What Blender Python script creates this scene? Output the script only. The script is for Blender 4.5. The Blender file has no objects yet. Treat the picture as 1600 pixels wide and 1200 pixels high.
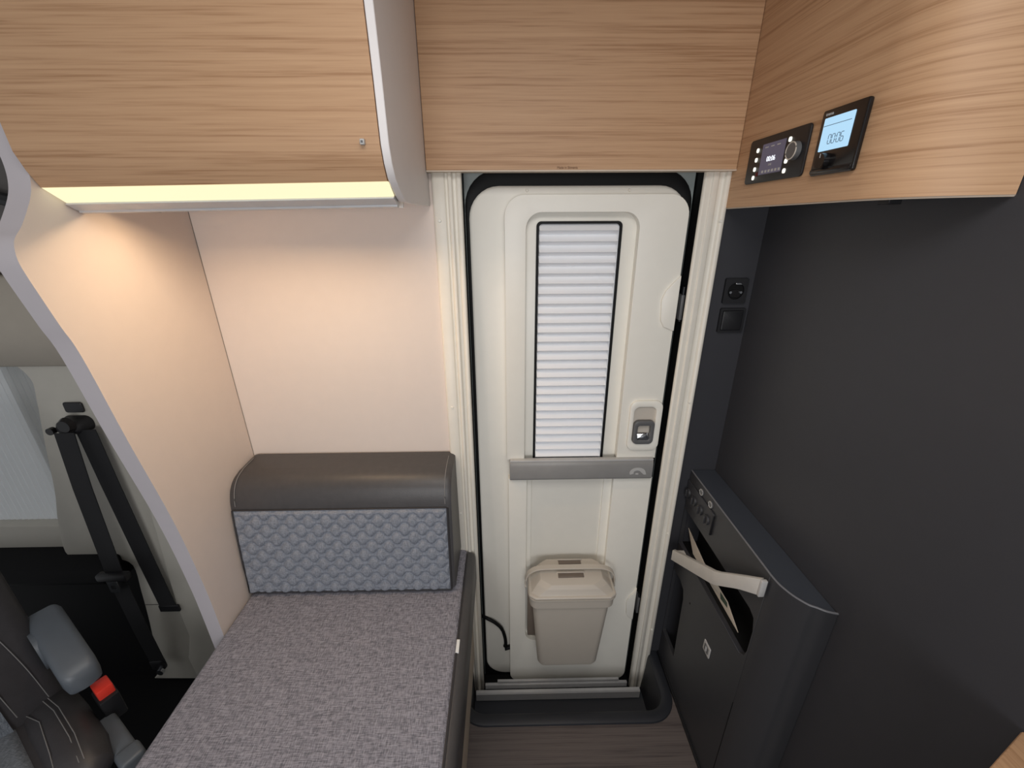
import bpy, bmesh, math, random
from mathutils import Vector, Matrix
random.seed(4)
S = bpy.context.scene
COL = S.collection
def srgb(r, g, b):
    f = lambda c: c/12.92 if c <= .04045 else ((c+.055)/1.055)**2.4
    return (f(r/255), f(g/255), f(b/255), 1)

# ------------------------------------------------------------------ camera
cd = bpy.data.cameras.new('camera'); cam = bpy.data.objects.new('camera', cd); COL.objects.link(cam)
cd.sensor_width = 36; cd.lens = 14.446; cd.clip_start = .02
PITCH, YAW, ROLL = 0.374857, 0.015209, -0.005107
f_ = Vector((math.sin(YAW)*math.cos(PITCH), math.cos(YAW)*math.cos(PITCH), -math.sin(PITCH)))
r_ = Vector((math.cos(YAW), -math.sin(YAW), 0)); u_ = r_.cross(f_)
rr_ = r_*math.cos(ROLL)+u_*math.sin(ROLL); uu_ = -r_*math.sin(ROLL)+u_*math.cos(ROLL)
M = Matrix((rr_, uu_, -f_)).transposed().to_4x4(); M.translation = Vector((0, -1.05, 1.68))
cam.matrix_world = M
S.camera = cam
# ------------------------------------------------------------------ world and lights
w = bpy.data.worlds.new('world'); S.world = w; w.use_nodes = True
w.node_tree.nodes['Background'].inputs[0].default_value = (.95, .97, 1, 1)
w.node_tree.nodes['Background'].inputs[1].default_value = .36
def area(name, loc, target, sx, sy, power, col):
    l = bpy.data.lights.new(name, 'AREA'); l.shape = 'RECTANGLE'; l.size = sx; l.size_y = sy; l.energy = power; l.color = col
    o = bpy.data.objects.new(name, l); COL.objects.link(o); o.location = loc
    o.rotation_euler = (Vector(target)-Vector(loc)).to_track_quat('-Z', 'Y').to_euler()
    return o
area('added_overhead_fill', (.05, -1.0, 2.165), (.05, -.99, 0), .6, .6, 6.5, (1, .97, .93))  # unseen fill light added overhead, standing in for soft daylight
area('added_rear_fill', (-.1, -2.35, 1.45), (.0, 0, 1.1), 1.0, .55, 14, (.97, .98, 1))  # fill light added behind the camera; no window is built there
S.view_settings.view_transform = 'Standard'; S.view_settings.look = 'None'
S.view_settings.exposure = 0.0; S.view_settings.gamma = 1; S.view_settings.use_curve_mapping = False

# ------------------------------------------------------------------ materials
def nodemat(name):
    m = bpy.data.materials.new(name); m.use_nodes = True
    nt = m.node_tree; b = nt.nodes['Principled BSDF']
    return m, nt, b
def N(nt, t, **k):
    n = nt.nodes.new(t)
    for a, v in k.items(): setattr(n, a, v)
    return n
def plain(name, col, rough=.5, metal=0, var=.04, vs=30, bump=0, bs=200, spec=.5):
    m, nt, b = nodemat(name)
    b.inputs['Roughness'].default_value = rough; b.inputs['Metallic'].default_value = metal
    b.inputs['Specular IOR Level'].default_value = spec
    tc = N(nt, 'ShaderNodeTexCoord'); no = N(nt, 'ShaderNodeTexNoise')
    no.inputs['Scale'].default_value = vs; no.inputs['Detail'].default_value = 4
    nt.links.new(tc.outputs['Object'], no.inputs['Vector'])
    rp = N(nt, 'ShaderNodeValToRGB')
    rp.color_ramp.elements[0].position = .3; rp.color_ramp.elements[1].position = .7
    rp.color_ramp.elements[0].color = tuple(c*(1-var) for c in col[:3])+(1,)
    rp.color_ramp.elements[1].color = tuple(min(1, c*(1+var)) for c in col[:3])+(1,)
    nt.links.new(no.outputs['Fac'], rp.inputs['Fac']); nt.links.new(rp.outputs['Color'], b.inputs['Base Color'])
    if bump:
        n2 = N(nt, 'ShaderNodeTexNoise'); n2.inputs['Scale'].default_value = bs; n2.inputs['Detail'].default_value = 3
        bp = N(nt, 'ShaderNodeBump'); bp.inputs['Strength'].default_value = bump; bp.inputs['Distance'].default_value = .001
        nt.links.new(tc.outputs['Object'], n2.inputs['Vector']); nt.links.new(n2.outputs['Fac'], bp.inputs['Height'])
        nt.links.new(bp.outputs['Normal'], b.inputs['Normal'])
    return m
def glow(name, col, strength):
    m, nt, b = nodemat(name); b.inputs['Base Color'].default_value = tuple(c*.15 for c in col[:3])+(1,)
    b.inputs['Emission Color'].default_value = col; b.inputs['Emission Strength'].default_value = strength
    return m
def wood(name, light, dark, axis='X', rough=.45, s=1.0, co='Object'):
    m, nt, b = nodemat(name); b.inputs['Roughness'].default_value = rough; b.inputs['Specular IOR Level'].default_value = .3
    tc = N(nt, 'ShaderNodeTexCoord')
    def layer(along, across, detail, dist=0):
        mp = N(nt, 'ShaderNodeMapping')
        sc = {'X': (along, across, across), 'Y': (across, along, across)}[axis]
        mp.inputs['Scale'].default_value = tuple(v*s for v in sc)
        no = N(nt, 'ShaderNodeTexNoise'); no.inputs['Scale'].default_value = 1; no.inputs['Detail'].default_value = detail
        no.inputs['Roughness'].default_value = .6; no.inputs['Distortion'].default_value = dist
        nt.links.new(tc.outputs[co], mp.inputs['Vector']); nt.links.new(mp.outputs['Vector'], no.inputs['Vector'])
        return no
    a = layer(3.0, 190, 3, .3); c = layer(10, 480, 2); d = layer(1.0, 45, 3, .4)
    mx = N(nt, 'ShaderNodeMath', operation='MULTIPLY_ADD'); mx.inputs[1].default_value = .5
    nt.links.new(a.outputs['Fac'], mx.inputs[0])
    m2 = N(nt, 'ShaderNodeMath', operation='MULTIPLY'); m2.inputs[1].default_value = .22; nt.links.new(c.outputs['Fac'], m2.inputs[0])
    m3 = N(nt, 'ShaderNodeMath', operation='MULTIPLY_ADD'); m3.inputs[1].default_value = .3
    nt.links.new(d.outputs['Fac'], m3.inputs[0]); nt.links.new(m2.outputs[0], m3.inputs[2])
    nt.links.new(m3.outputs[0], mx.inputs[2])
    rp = N(nt, 'ShaderNodeValToRGB')
    e = rp.color_ramp.elements
    e[0].position = .40; e[0].color = dark; e[1].position = .68; e[1].color = light
    k = e.new(.5); k.color = tuple(.35*dark[i]+.65*light[i] for i in range(3))+(1,)
    nt.links.new(mx.outputs[0], rp.inputs['Fac']); nt.links.new(rp.outputs['Color'], b.inputs['Base Color'])
    bp = N(nt, 'ShaderNodeBump'); bp.inputs['Strength'].default_value = .12; bp.inputs['Distance'].default_value = .001
    nt.links.new(mx.outputs[0], bp.inputs['Height']); nt.links.new(bp.outputs['Normal'], b.inputs['Normal'])
    return m
def fabric(name, c1, c2, sc=900):
    m, nt, b = nodemat(name); b.inputs['Roughness'].default_value = .95; b.inputs['Specular IOR Level'].default_value = .15
    tc = N(nt, 'ShaderNodeTexCoord')
    outs = []
    for sx, sy in ((sc, sc*.12), (sc*.12, sc)):
        mp = N(nt, 'ShaderNodeMapping'); mp.inputs['Scale'].default_value = (sx, sy, sy if sx > sy else sx*3)
        no = N(nt, 'ShaderNodeTexNoise'); no.inputs['Scale'].default_value = 1; no.inputs['Detail'].default_value = 2
        nt.links.new(tc.outputs['Object'], mp.inputs['Vector']); nt.links.new(mp.outputs['Vector'], no.inputs['Vector']); outs.append(no)
    ad = N(nt, 'ShaderNodeMath', operation='ADD'); nt.links.new(outs[0].outputs['Fac'], ad.inputs[0]); nt.links.new(outs[1].outputs['Fac'], ad.inputs[1])
    hf = N(nt, 'ShaderNodeMath', operation='MULTIPLY'); hf.inputs[1].default_value = .5; nt.links.new(ad.outputs[0], hf.inputs[0])
    rp = N(nt, 'ShaderNodeValToRGB'); e = rp.color_ramp.elements
    e[0].position = .38; e[0].color = c1; e[1].position = .62; e[1].color = c2
    nt.links.new(hf.outputs[0], rp.inputs['Fac']); nt.links.new(rp.outputs['Color'], b.inputs['Base Color'])
    bp = N(nt, 'ShaderNodeBump'); bp.inputs['Strength'].default_value = .3; bp.inputs['Distance'].default_value = .001
    nt.links.new(hf.outputs[0], bp.inputs['Height']); nt.links.new(bp.outputs['Normal'], b.inputs['Normal'])
    return m

OAK_L, OAK_D = srgb(199, 161, 126), srgb(165, 126, 93)
MT = dict(
    oak_x=wood('oak_grain_across', OAK_L, OAK_D, 'X'), oak_y=wood('oak_grain_along', OAK_L, OAK_D, 'Y'), oak_c=wood('oak_grain_curved', OAK_L, OAK_D, 'X', co='UV'),
    floor=wood('dark_floor_vinyl', srgb(106, 97, 94), srgb(76, 69, 68), 'X', .5),
    cream=plain('cream_wall', srgb(226, 212, 202), .55, var=.01),
    edge=plain('bulkhead_edge_band', srgb(190, 184, 188), .5, var=.01),
    lilac=plain('pale_panel_edge', srgb(230, 225, 224), .5, var=.01),
    ivory=plain('ivory_door_plastic', srgb(238, 234, 224), .38, var=.01, bump=.03, bs=900),
    jamb=plain('cream_frame', srgb(232, 226, 214), .4, var=.02),
    rubber=plain('black_rubber_and_shade', srgb(13, 13, 14), .6, spec=.25), cabblack=plain('cab_black_trim', srgb(14, 14, 16), .7, spec=.2),  # rubber black also paints the shade inside the side cabinet openings
    black=plain('black_plastic', srgb(26, 26, 29), .45),
    gloss=plain('glossy_black', srgb(22, 20, 21), .22),
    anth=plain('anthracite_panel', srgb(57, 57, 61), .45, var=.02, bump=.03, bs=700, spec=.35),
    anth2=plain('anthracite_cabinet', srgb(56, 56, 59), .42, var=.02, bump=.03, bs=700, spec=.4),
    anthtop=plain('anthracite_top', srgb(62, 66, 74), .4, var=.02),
    rim=plain('grey_edge_band', srgb(110, 110, 114), .4),
    alu=plain('brushed_aluminium', srgb(208, 207, 208), .35, .15),
    satin=plain('satin_grip', srgb(206, 201, 194), .38, .1),
    chrome=plain('chrome', srgb(215, 218, 222), .12, 1, var=0),
    grey=plain('mid_grey_plastic', srgb(142, 140, 138), .4),
    greyd=plain('dark_grey_plastic', srgb(96, 96, 97), .4),
    silver=plain('silver_print', srgb(186, 184, 182), .4),
    taupe=plain('taupe_plastic', srgb(197, 188, 176), .45, var=.01, bump=.03, bs=800),
    taupe_d=plain('taupe_slot', srgb(120, 108, 98), .5),
    pleat=plain('white_pleated_cloth', srgb(240, 241, 244), .8, var=.01),
    leather=plain('charcoal_leather', srgb(70, 68, 69), .42, var=.06, vs=60, bump=.25, bs=260),
    leather_c=plain('black_seat_leather', srgb(62, 60, 62), .45, var=.06, vs=60, bump=.25, bs=260),
    fab=fabric('grey_heather_fabric', srgb(104, 103, 111), srgb(162, 160, 169), 620),
    quilt=fabric('blue_grey_quilted_fabric', srgb(116, 120, 129), srgb(146, 150, 159), 800),
    cabfab=fabric('seat_insert_fabric', srgb(92, 97, 104), srgb(130, 136, 144)),
    arm=plain('armrest_plastic', srgb(92, 98, 105), .42),
    thread=plain('stitching_thread', srgb(128, 126, 125), .7),
    thread_d=plain('dark_piping', srgb(52, 50, 52), .6),
    white=plain('white_plastic', srgb(236, 236, 234), .4, var=.01),
    red=plain('red_buckle', srgb(226, 62, 48), .4, var=.02),
    belt=plain('black_belt_webbing', srgb(24, 24, 27), .7, bump=.2, bs=900),
    pillar=plain('pillar_trim', srgb(190, 186, 176), .5, var=.02),
    pillar_d=plain('headliner_trim', srgb(168, 160, 148), .6, var=.02),
    cavity=plain('cab_dark_trim', srgb(92, 88, 86), .6),
    carpet=plain('speckled_carpet', srgb(62, 64, 70), .95, var=.85, vs=700, bump=.8, bs=900),
    stepmat=plain('step_liner', srgb(36, 38, 44), .5, var=.04),
    paper=plain('paper', srgb(214, 202, 186), .7, var=.02),
    paper2=plain('printed_green', srgb(70, 84, 70), .7),
    beige=plain('bench_base_laminate', srgb(206, 190, 172), .5),
    pcorner=plain('pale_grey_body', srgb(150, 158, 156), .5),
    ceil=plain('ceiling_panel', srgb(230, 226, 220), .7, var=.01),
    led=glow('warm_light_diffuser', (1, .93, .60, 1), .98), led2=glow('warm_downlight', (1, .72, .40, 1), 1.5),
    lcd=glow('blue_lit_screen', srgb(178, 220, 248), .95),
    tft=glow('dim_violet_screen', srgb(84, 79, 94), .8),
    tftw=glow('white_screen_text', (.9, .93, 1, 1), 1.1),
    btn=glow('lit_button', (1, .97, .86, 1), 1.2),
    seg=plain('screen_segment', srgb(96, 118, 140), .5),
    redlamp=plain('dark_red_lens', srgb(90, 14, 14), .3),
    print=plain('brown_print', srgb(110, 76, 46), .6),
)

_m, _nt, _b = nodemat('sheer_blind_cloth')
_b.inputs['Base Color'].default_value = srgb(238, 239, 238); _b.inputs['Roughness'].default_value = .8
_t = N(_nt, 'ShaderNodeBsdfTranslucent'); _t.inputs['Color'].default_value = srgb(240, 242, 244)
_x = N(_nt, 'ShaderNodeMixShader'); _x.inputs[0].default_value = .5
_nt.links.new(_b.outputs[0], _x.inputs[1]); _nt.links.new(_t.outputs[0], _x.inputs[2]); _nt.links.new(_x.outputs[0], _nt.nodes['Material Output'].inputs['Surface'])
MT['sheer'] = _m
# ------------------------------------------------------------------ mesh helpers
BASE = {}
def fin(bm, smooth=40):
    bmesh.ops.recalc_face_normals(bm, faces=bm.faces)
    me = bpy.data.meshes.new('m'); bm.to_mesh(me); bm.free()
    if smooth:
        me.polygons.foreach_set('use_smooth', [True]*len(me.polygons)); me.set_sharp_from_angle(angle=math.radians(smooth))
    return me
def ob(name, bm, mat, parent=None, smooth=40):
    me = fin(bm, smooth) if isinstance(bm, bmesh.types.BMesh) else bm
    me.name = name; me.materials.clear(); me.materials.append(MT[mat])
    o = bpy.data.objects.new(name, me); COL.objects.link(o)
    if parent is not None:
        b = BASE[parent]; me.transform(Matrix.Translation(-b)); o.parent = parent; BASE[o] = b
    else:
        BASE[o] = Vector((0, 0, 0))
    return o
def tag(o, label, cat=None, group=None, kind=None):
    o['label'] = label
    if cat: o['category'] = cat
    if group: o['group'] = group
    if kind: o['kind'] = kind
    return o
def thing(name, loc, label, cat=None, group=None, kind=None):
    e = bpy.data.objects.new(name, None); COL.objects.link(e); e.location = loc; e.empty_display_size = .05
    BASE[e] = Vector(loc)
    return tag(e, label, cat, group, kind)
def nb(): return bmesh.new()
def m3(axis, a, b, t): return {'X': (t, a, b), 'Y': (a, t, b), 'Z': (a, b, t)}[axis]
def bev(bm, wd, seg=2, ang=30):
    es = [e for e in bm.edges if len(e.link_faces) == 2 and e.calc_face_angle(0) > math.radians(ang)]
    bmesh.ops.bevel(bm, geom=es, offset=wd, segments=seg, affect='EDGES', profile=.5, clamp_overlap=True)
    return bm
def box(x0, x1, y0, y1, z0, z1, r=0, seg=2, bm=None):
    t = nb()
    bmesh.ops.create_cube(t, size=1, matrix=Matrix.Translation(((x0+x1)/2, (y0+y1)/2, (z0+z1)/2)) @ Matrix.Diagonal((abs(x1-x0), abs(y1-y0), abs(z1-z0), 1)))
    if r: bev(t, r, seg)
    if bm is None: return t
    me = bpy.data.meshes.new('t'); t.to_mesh(me); t.free(); bm.from_mesh(me); bpy.data.meshes.remove(me)
    return bm
def join(*bms):
    a = bms[0]
    for b in bms[1:]:
        me = bpy.data.meshes.new('t'); b.to_mesh(me); b.free(); a.from_mesh(me); bpy.data.meshes.remove(me)
    return a
def loft(loops, cap0=True, cap1=True):
    bm = nb(); vs = [[bm.verts.new(p) for p in L] for L in loops]; n = len(loops[0])
    for a, b in zip(vs, vs[1:]):
        for i in range(n): bm.faces.new((a[i], a[(i+1) % n], b[(i+1) % n], b[i]))
    if cap0: bm.faces.new(vs[0][::-1])
    if cap1: bm.faces.new(vs[-1])
    return bm
def prism(pts, axis, t0, t1, r=0, seg=2):
    bm = loft([[m3(axis, a, b, t0) for a, b in pts], [m3(axis, a, b, t1) for a, b in pts]])
    if r: bmesh.ops.recalc_face_normals(bm, faces=bm.faces); bev(bm, r, seg)
    return bm
def plate(outer, holes, axis, t0, t1, r=0, seg=2):
    bm = nb(); es = []
    for L in [outer]+holes:
        vs = [bm.verts.new(m3(axis, a, b, t0)) for a, b in L]
        es += [bm.edges.new((vs[i], vs[(i+1) % len(vs)])) for i in range(len(vs))]
    g = bmesh.ops.triangle_fill(bm, use_beauty=True, use_dissolve=False, edges=es)
    fs = [f for f in g['geom'] if isinstance(f, bmesh.types.BMFace)]
    e = bmesh.ops.extrude_face_region(bm, geom=fs)
    vs = [v for v in e['geom'] if isinstance(v, bmesh.types.BMVert)]
    d = Vector(m3(axis, 0, 0, t1-t0)); bmesh.ops.translate(bm, verts=vs, vec=d)
    bmesh.ops.recalc_face_normals(bm, faces=bm.faces)
    if r: bev(bm, r, seg)
    return bm
def rr(x0, x1, z0, z1, r, n=6):
    if not isinstance(r, (tuple, list)): r = (r,)*4          # bl, br, tr, tl
    P = []
    for (cx, cz, a0, q) in ((x0+r[0], z0+r[0], 180, r[0]), (x1-r[1], z0+r[1], 270, r[1]), (x1-r[2], z1-r[2], 0, r[2]), (x0+r[3], z1-r[3], 90, r[3])):
        for i in range(n+1):
            a = math.radians(a0+90*i/n); P.append((cx+q*math.cos(a), cz+q*math.sin(a)))
    return P
def rl(x0, x1, z0, z1, r, axis, t, n=6): return [m3(axis, a, b, t) for a, b in rr(x0, x1, z0, z1, r, n)]
def tube(pts, r, n=8, closed=False):
    bm = nb(); P = [Vector(p) for p in pts]; rings = []; up = Vector((0, 0, 1))
    for i, p in enumerate(P):
        d = (P[(i+1) % len(P)]-P[i-1]) if closed else (P[min(i+1, len(P)-1)]-P[max(i-1, 0)])
        d.normalize(); a = d.cross(up if abs(d.z) < .95 else Vector((0, 1, 0))).normalized(); b = d.cross(a)
        rings.append([bm.verts.new(p+r*(a*math.cos(2*math.pi*k/n)+b*math.sin(2*math.pi*k/n))) for k in range(n)])
    prs = list(zip(rings, rings[1:]))+([(rings[-1], rings[0])] if closed else [])
    for A, B in prs:
        for k in range(n): bm.faces.new((A[k], A[(k+1) % n], B[(k+1) % n], B[k]))
    if not closed: bm.faces.new(rings[0][::-1]); bm.faces.new(rings[-1])
    return bm
def spline(pts, n=6):
    P = [Vector(p) for p in pts]; out = []
    for i in range(len(P)-1):
        a, b, c, d = P[max(i-1, 0)], P[i], P[i+1], P[min(i+2, len(P)-1)]
        for k in range(n):
            t = k/n
            out.append(.5*((2*b)+(-a+c)*t+(2*a-5*b+4*c-d)*t*t+(-a+3*b-3*c+d)*t**3))
    out.append(P[-1]); return out
def ribbon(pts, wv, th):
    bm = nb(); P = [Vector(p) for p in pts]; wv = Vector(wv); L = []
    for i, p in enumerate(P):
        d = (P[min(i+1, len(P)-1)]-P[max(i-1, 0)]).normalized(); nn = d.cross(wv).normalized()*th/2
        L.append([p-wv/2-nn, p+wv/2-nn, p+wv/2+nn, p-wv/2+nn])
    return loft(L)
def cyl(c, axis, r, h, n=20, r2=None):
    r2 = r if r2 is None else r2
    i = 'XYZ'.index(axis); c = Vector(c)
    def ring(q, t):
        o = []
        for k in range(n):
            a = 2*math.pi*k/n; v = [q*math.cos(a), q*math.sin(a)]; v.insert(i, t); o.append(c+Vector(v))
        return o
    return loft([ring(r, 0), ring(r2, h)])
def text(name, s, size, right, up, pos, mat, parent, align='LEFT', depth=.0004):
    cu = bpy.data.curves.new('txt', 'FONT'); cu.body = s; cu.size = size; cu.extrude = depth; cu.align_x = align
    o = bpy.data.objects.new('txt', cu); COL.objects.link(o); bpy.context.view_layer.update()
    me = bpy.data.meshes.new_from_object(o.evaluated_get(bpy.context.evaluated_depsgraph_get()))
    bpy.data.objects.remove(o); bpy.data.curves.remove(cu)
    r, u = Vector(right).normalized(), Vector(up).normalized(); n = r.cross(u)
    mt = Matrix((r, u, n)).transposed().to_4x4(); mt.translation = Vector(pos); me.transform(mt)
    return ob(name, me, mat, parent)

FZ = .188                    # cabin floor height; the entry step well goes down to 0
XL, XR, XU = -.736, .628, .555
# ================================================================== SETTING
# floor with the entry step cut out of it
notch = [(.535, .03), (.535, -.14)]+[(.455+.08*math.cos(a), -.14-.08*math.sin(a)) for a in (math.pi/16*i for i in range(1, 9))] \
    + [(-.08-.08*math.sin(a), -.14-.08*math.cos(a)) for a in (math.pi/16*i for i in range(0, 9))]+[(-.16, .03)]
fl = [(-.74, -2.4), (.75, -2.4), (.75, .03)]+notch+[(-.74, .03)]
tag(ob('floor', plate(fl, [], 'Z', FZ-.02, FZ), 'floor'), 'dark brown wood-grain vinyl floor before the entry step', kind='structure')
# entry step well
st = thing('step_well', (.19, -.1, 0), 'dark moulded entry step well with a speckled carpet tread below the door', 'step')
ob('tread', box(-.15, .53, -.2, .03, -.03, 0), 'carpet', st)
def lipring(d): return [(.535-d, .03), (.535-d, -.14)]+[(.455+(.08-d)*math.cos(a), -.14-(.08-d)*math.sin(a)) for a in (math.pi/16*i for i in range(1, 9))] \
    + [(-.08-(.08-d)*math.sin(a), -.14-(.08-d)*math.cos(a)) for a in (math.pi/16*i for i in range(0, 9))]+[(-.16+d, .03)]
A, B = lipring(-.014), lipring(.024)
bm = nb()
prof = [(-.014, FZ+.0005), (-.012, FZ+.006), (-.004, FZ+.009), (.016, FZ+.008), (.022, FZ+.004), (.024, FZ-.01), (.03, -.02), (.034, -.02), (.0, FZ-.03)]
rows = [[bm.verts.new((x, y, z)) for x, y in lipring(d)] for d, z in prof]
for a, b in zip(rows, rows[1:]+rows[:1]):
    for i in range(len(a)-1): bm.faces.new((a[i], a[i+1], b[i+1], b[i]))
ob('rim', bm, 'stepmat', st)

# walls
wl = plate([(-.80, .9), (-.145, .9), (-.145, 2.2), (-.80, 2.2)], [], 'Y', 0, .02)
tag(ob('wall_back', wl, 'cream'), 'smooth cream wall panel between the bulkhead and the entrance door', kind='structure')
bm = box(-.80, -.145, 0, .02, FZ-.2, .9); tag(ob('wall_back_lower', bm, 'cream'), 'cream wall behind the bench below the backrest', kind='structure')
rc = prism([(.522, -.03), (XR+.02, -.03), (XR+.02, 1.80), (.522, 1.80)], 'Y', .0, .02)
tag(ob('wall_recess', rc, 'anth'), 'narrow anthracite wall strip beside the entrance door holding two outlets', kind='structure')
tag(ob('wall_right', box(XR, XR+.025, -2.4, .02, 0, 2.2), 'anth'), 'large matt anthracite wall panel on the right', kind='structure')
tag(ob('ceiling', plate([(-1.9, -2.4), (.75, -2.4), (.75, .1), (-1.9, .1)], [rr(-.3, .4, -1.35, -.65, .03)], 'Z', 2.2, 2.22), 'ceil'), 'pale ceiling panel above the lockers', kind='structure')
# shaped bulkhead panel between cab and living area
edge = [(-.34, 2.2), (-.338, 1.95), (-.333, 1.85), (-.326, 1.796), (-.3235, 1.771), (-.327, 1.744), (-.338, 1.718), (-.365, 1.680), (-.382, 1.662), (-.3885, 1.648), (-.391, 1.629), (-.388, 1.607), (-.382, 1.578), (-.370, 1.523), (-.356, 1.463), (-.335, 1.287), (-.307, 1.078), (-.293, .9), (-.288, .713), (-.288, FZ-.05)]
E2 = [(v.y, v.z) for v in spline([(0, a, b) for a, b in edge], 5)]
bm = prism(E2+[(.02, FZ-.05), (.02, 2.2)], 'X', XL-.035, XL)
pw = ob('wall_left', bm, 'cream'); pw.data.materials.append(MT['edge'])
for p in pw.data.polygons:
    if abs(p.normal.x) < .5: p.material_index = 1
ob('corner_joint', box(XL, XL+.0009, -.0013, -.0003, .9, 1.735), 'taupe_d', pw)
tag(pw, 'cream bulkhead panel with a wavy pale edge separating the cab', kind='structure')

# ------------------------------------------------------------------ door frame
def jamb(name, prof, label):
    t = thing(name, (prof[0][0], 0, -.012), label, kind='structure')
    ob('profile', prism(prof, 'Z', -.014, 1.84, .0015, 1), 'jamb', t)
    return t
jl = jamb('trim_1', [(-.165, .02), (-.165, -.010), (-.160, -.014), (-.136, -.014), (-.134, -.008), (-.129, -.008), (-.127, -.016), (-.119, -.016), (-.117, -.006), (-.110, -.006), (-.108, -.012), (-.099, -.012), (-.097, -.008), (-.097, .001), (-.11, .001), (-.11, .02)],
          'ribbed cream door jamb beside the bench backrest')
jr = jamb('trim_2', [(.520, .02), (.520, -.014), (.514, -.016), (.508, -.014), (.506, -.007), (.494, -.007), (.492, -.013), (.478, -.013), (.478, -.009), (.468, -.009), (.464, -.010), (.461, -.006), (.461, .001), (.47, .001), (.47, .02)],
          'ribbed cream door jamb next to the anthracite side cabinet')
for j, pts in ((jl, ((-.151, 1.684), (-.150, 1.204), (-.145, .845))), (jr, ((.511, 1.68), (.511, 1.211), (.511, .754), (.511, .324)))):
    for x, z in pts: ob('screw_cap', cyl((x, -.0125, z), 'Y', .0048, -.004, 12, .003), 'ivory', j)
for x, s in ((-.135, 1), (.49, -1)):
    ob('end_cap', box(x-.032, x+.032, -.018, .012, -.022, -.008, .002, 1), 'jamb', jl if s > 0 else jr)
for k in (-.112, -.106): ob('screw_hole', cyl((k, -.0125, .012), 'Y', .0018, -.001, 10), 'rubber', jl)
tf = thing('trim_3', (.18, .06, 0), 'black rubber door seal round the entrance door', kind='structure')
ob('backing', box(-.17, .54, .075, .085, -.10, 1.86), 'rubber', tf)
leafo = lambda d=0: rr(-.088-d, .453+d, .025-d, 1.763+d, .075+d, 8)
for xa, xb in ((-.112, -.098), (.466, .480)): ob('side_gasket', box(xa, xb, .002, .072, -.05, 1.80), 'rubber', tf)
ob('seal', plate(rr(-.096, .462, -.05, 1.797, .08, 8), [leafo(-.004)], 'Y', .045, .07, .004, 2), 'rubber', tf)
ob('corner_body', plate([(-.097, -.06), (.463, -.06), (.463, 1.84), (-.097, 1.84)], [rr(-.0955, .4615, -.055, 1.796, .078, 8)], 'Y', .05, .075), 'pcorner', tf)
# sill
sl = thing('trim_4', (.18, -.02, 0), 'aluminium door sill strips with black gap under the entrance door', kind='structure')
ob('upper_strip', box(-.092, .452, -.009, .001, -.02, .034, .001), 'alu', sl)
ob('upper_strip_step', box(-.045, .42, -.004, .005, .034, .046, .001), 'alu', sl)
ob('channel', box(-.105, .462, -.036, .05, -.03, .012), 'rubber', sl)
ob('lower_strip', prism([(-.05, .012), (-.05, .046), (-.046, .05), (-.036, .05), (-.036, .012)], 'X', -.124, .488), 'alu', sl)
for x in (-.02, .36): ob('screw', cyl((x, -.030, .012), 'Z', .004, .002, 10), 'chrome', sl)

# ------------------------------------------------------------------ entrance door
dr = thing('door_1', (.18, .05, .02), 'ivory entrance door with a white pleated blind and grey pull bar', kind='structure')
ob('leaf', loft([[m3('Y', a, b, .07) for a, b in leafo()], [m3('Y', a, b, .048) for a, b in leafo()], [m3('Y', a, b, .043) for a, b in leafo(-.003)], [m3('Y', a, b, .041) for a, b in leafo(-.008)]]), 'ivory', dr)
def arch(x0, x1, xi0, xi1, z0, z1, zi, ro, ri):
    o = rr(x0, x1, z0, z1, (.001, .001, ro, ro), 8); n = len(o)//4
    i = rr(xi0, xi1, z0, zi, (.001, .001, ri, ri), 8)
    o = [(x0, z0)]+[p for p in o if p[1] > z1-ro-.0001][::-1]+[(x1, z0)]
    i = [(xi1, z0)]+[p for p in i if p[1] > zi-ri-.0001]+[(xi0, z0)]
    return o+i
def ushape(x0, x1, xi0, xi1, z0, z1, zi, ro, ri):
    return [(a, z0+z1-b) for a, b in arch(x0, x1, xi0, xi1, z0, z1, z0+z1-zi, ro, ri)]
ob('upper_frame', plate(arch(.0, .4465, .052, .330, 1.016, 1.741, 1.702, .048, .038), [], 'Y', .043, .016, .010, 4), 'ivory', dr)
ob('lower_panel', plate(ushape(.004, .4465, .060, .328, .016, .948, .24, .042, .04), [], 'Y', .05, .016, .010, 4), 'ivory', dr)
ob('lower_reveal', plate(ushape(.056, .332, .076, .303, .20, .945, .28, .03, .03), [], 'Y', .043, .034, .005, 3), 'ivory', dr)
ob('window_gasket', plate(rr(.079, .292, .98, 1.682, .012), [rr(.085, .286, .985, 1.676, .009)], 'Y', .043, .033), 'rubber', dr)
bl = ob('pleated_blind', box(.085, .286, .0405, .042, .985, 1.676), 'pleat', dr)
tag(bl, 'white pleated blind')
p_ = .0256
pm = prism([(.0402, 0), (.0230, .0105), (.0402, p_)], 'X', .086, .281); pme = fin(pm, 0); pme.transform(Matrix.Translation(-BASE[dr])); pme.materials.append(MT['pleat']); pme.name = 'pleat'
for k in range(26):
    o = bpy.data.objects.new('pleat', pme); COL.objects.link(o); o.parent = bl; o.location = (0, 0, 1.676-(k+1)*p_)
bar = ob('pull_bar', prism([(.02, .950), (.005, .950), (-.001, .957), (-.001, 1.002), (.003, 1.013), (.010, 1.017), (.02, 1.017)], 'X', .008, .4395, .003, 2), 'grey', dr)
tag(bar, 'grey horizontal pull bar'); ob('lip', box(.009, .4385, .003, .018, 1.014, 1.020, .001), 'silver', bar)
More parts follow.
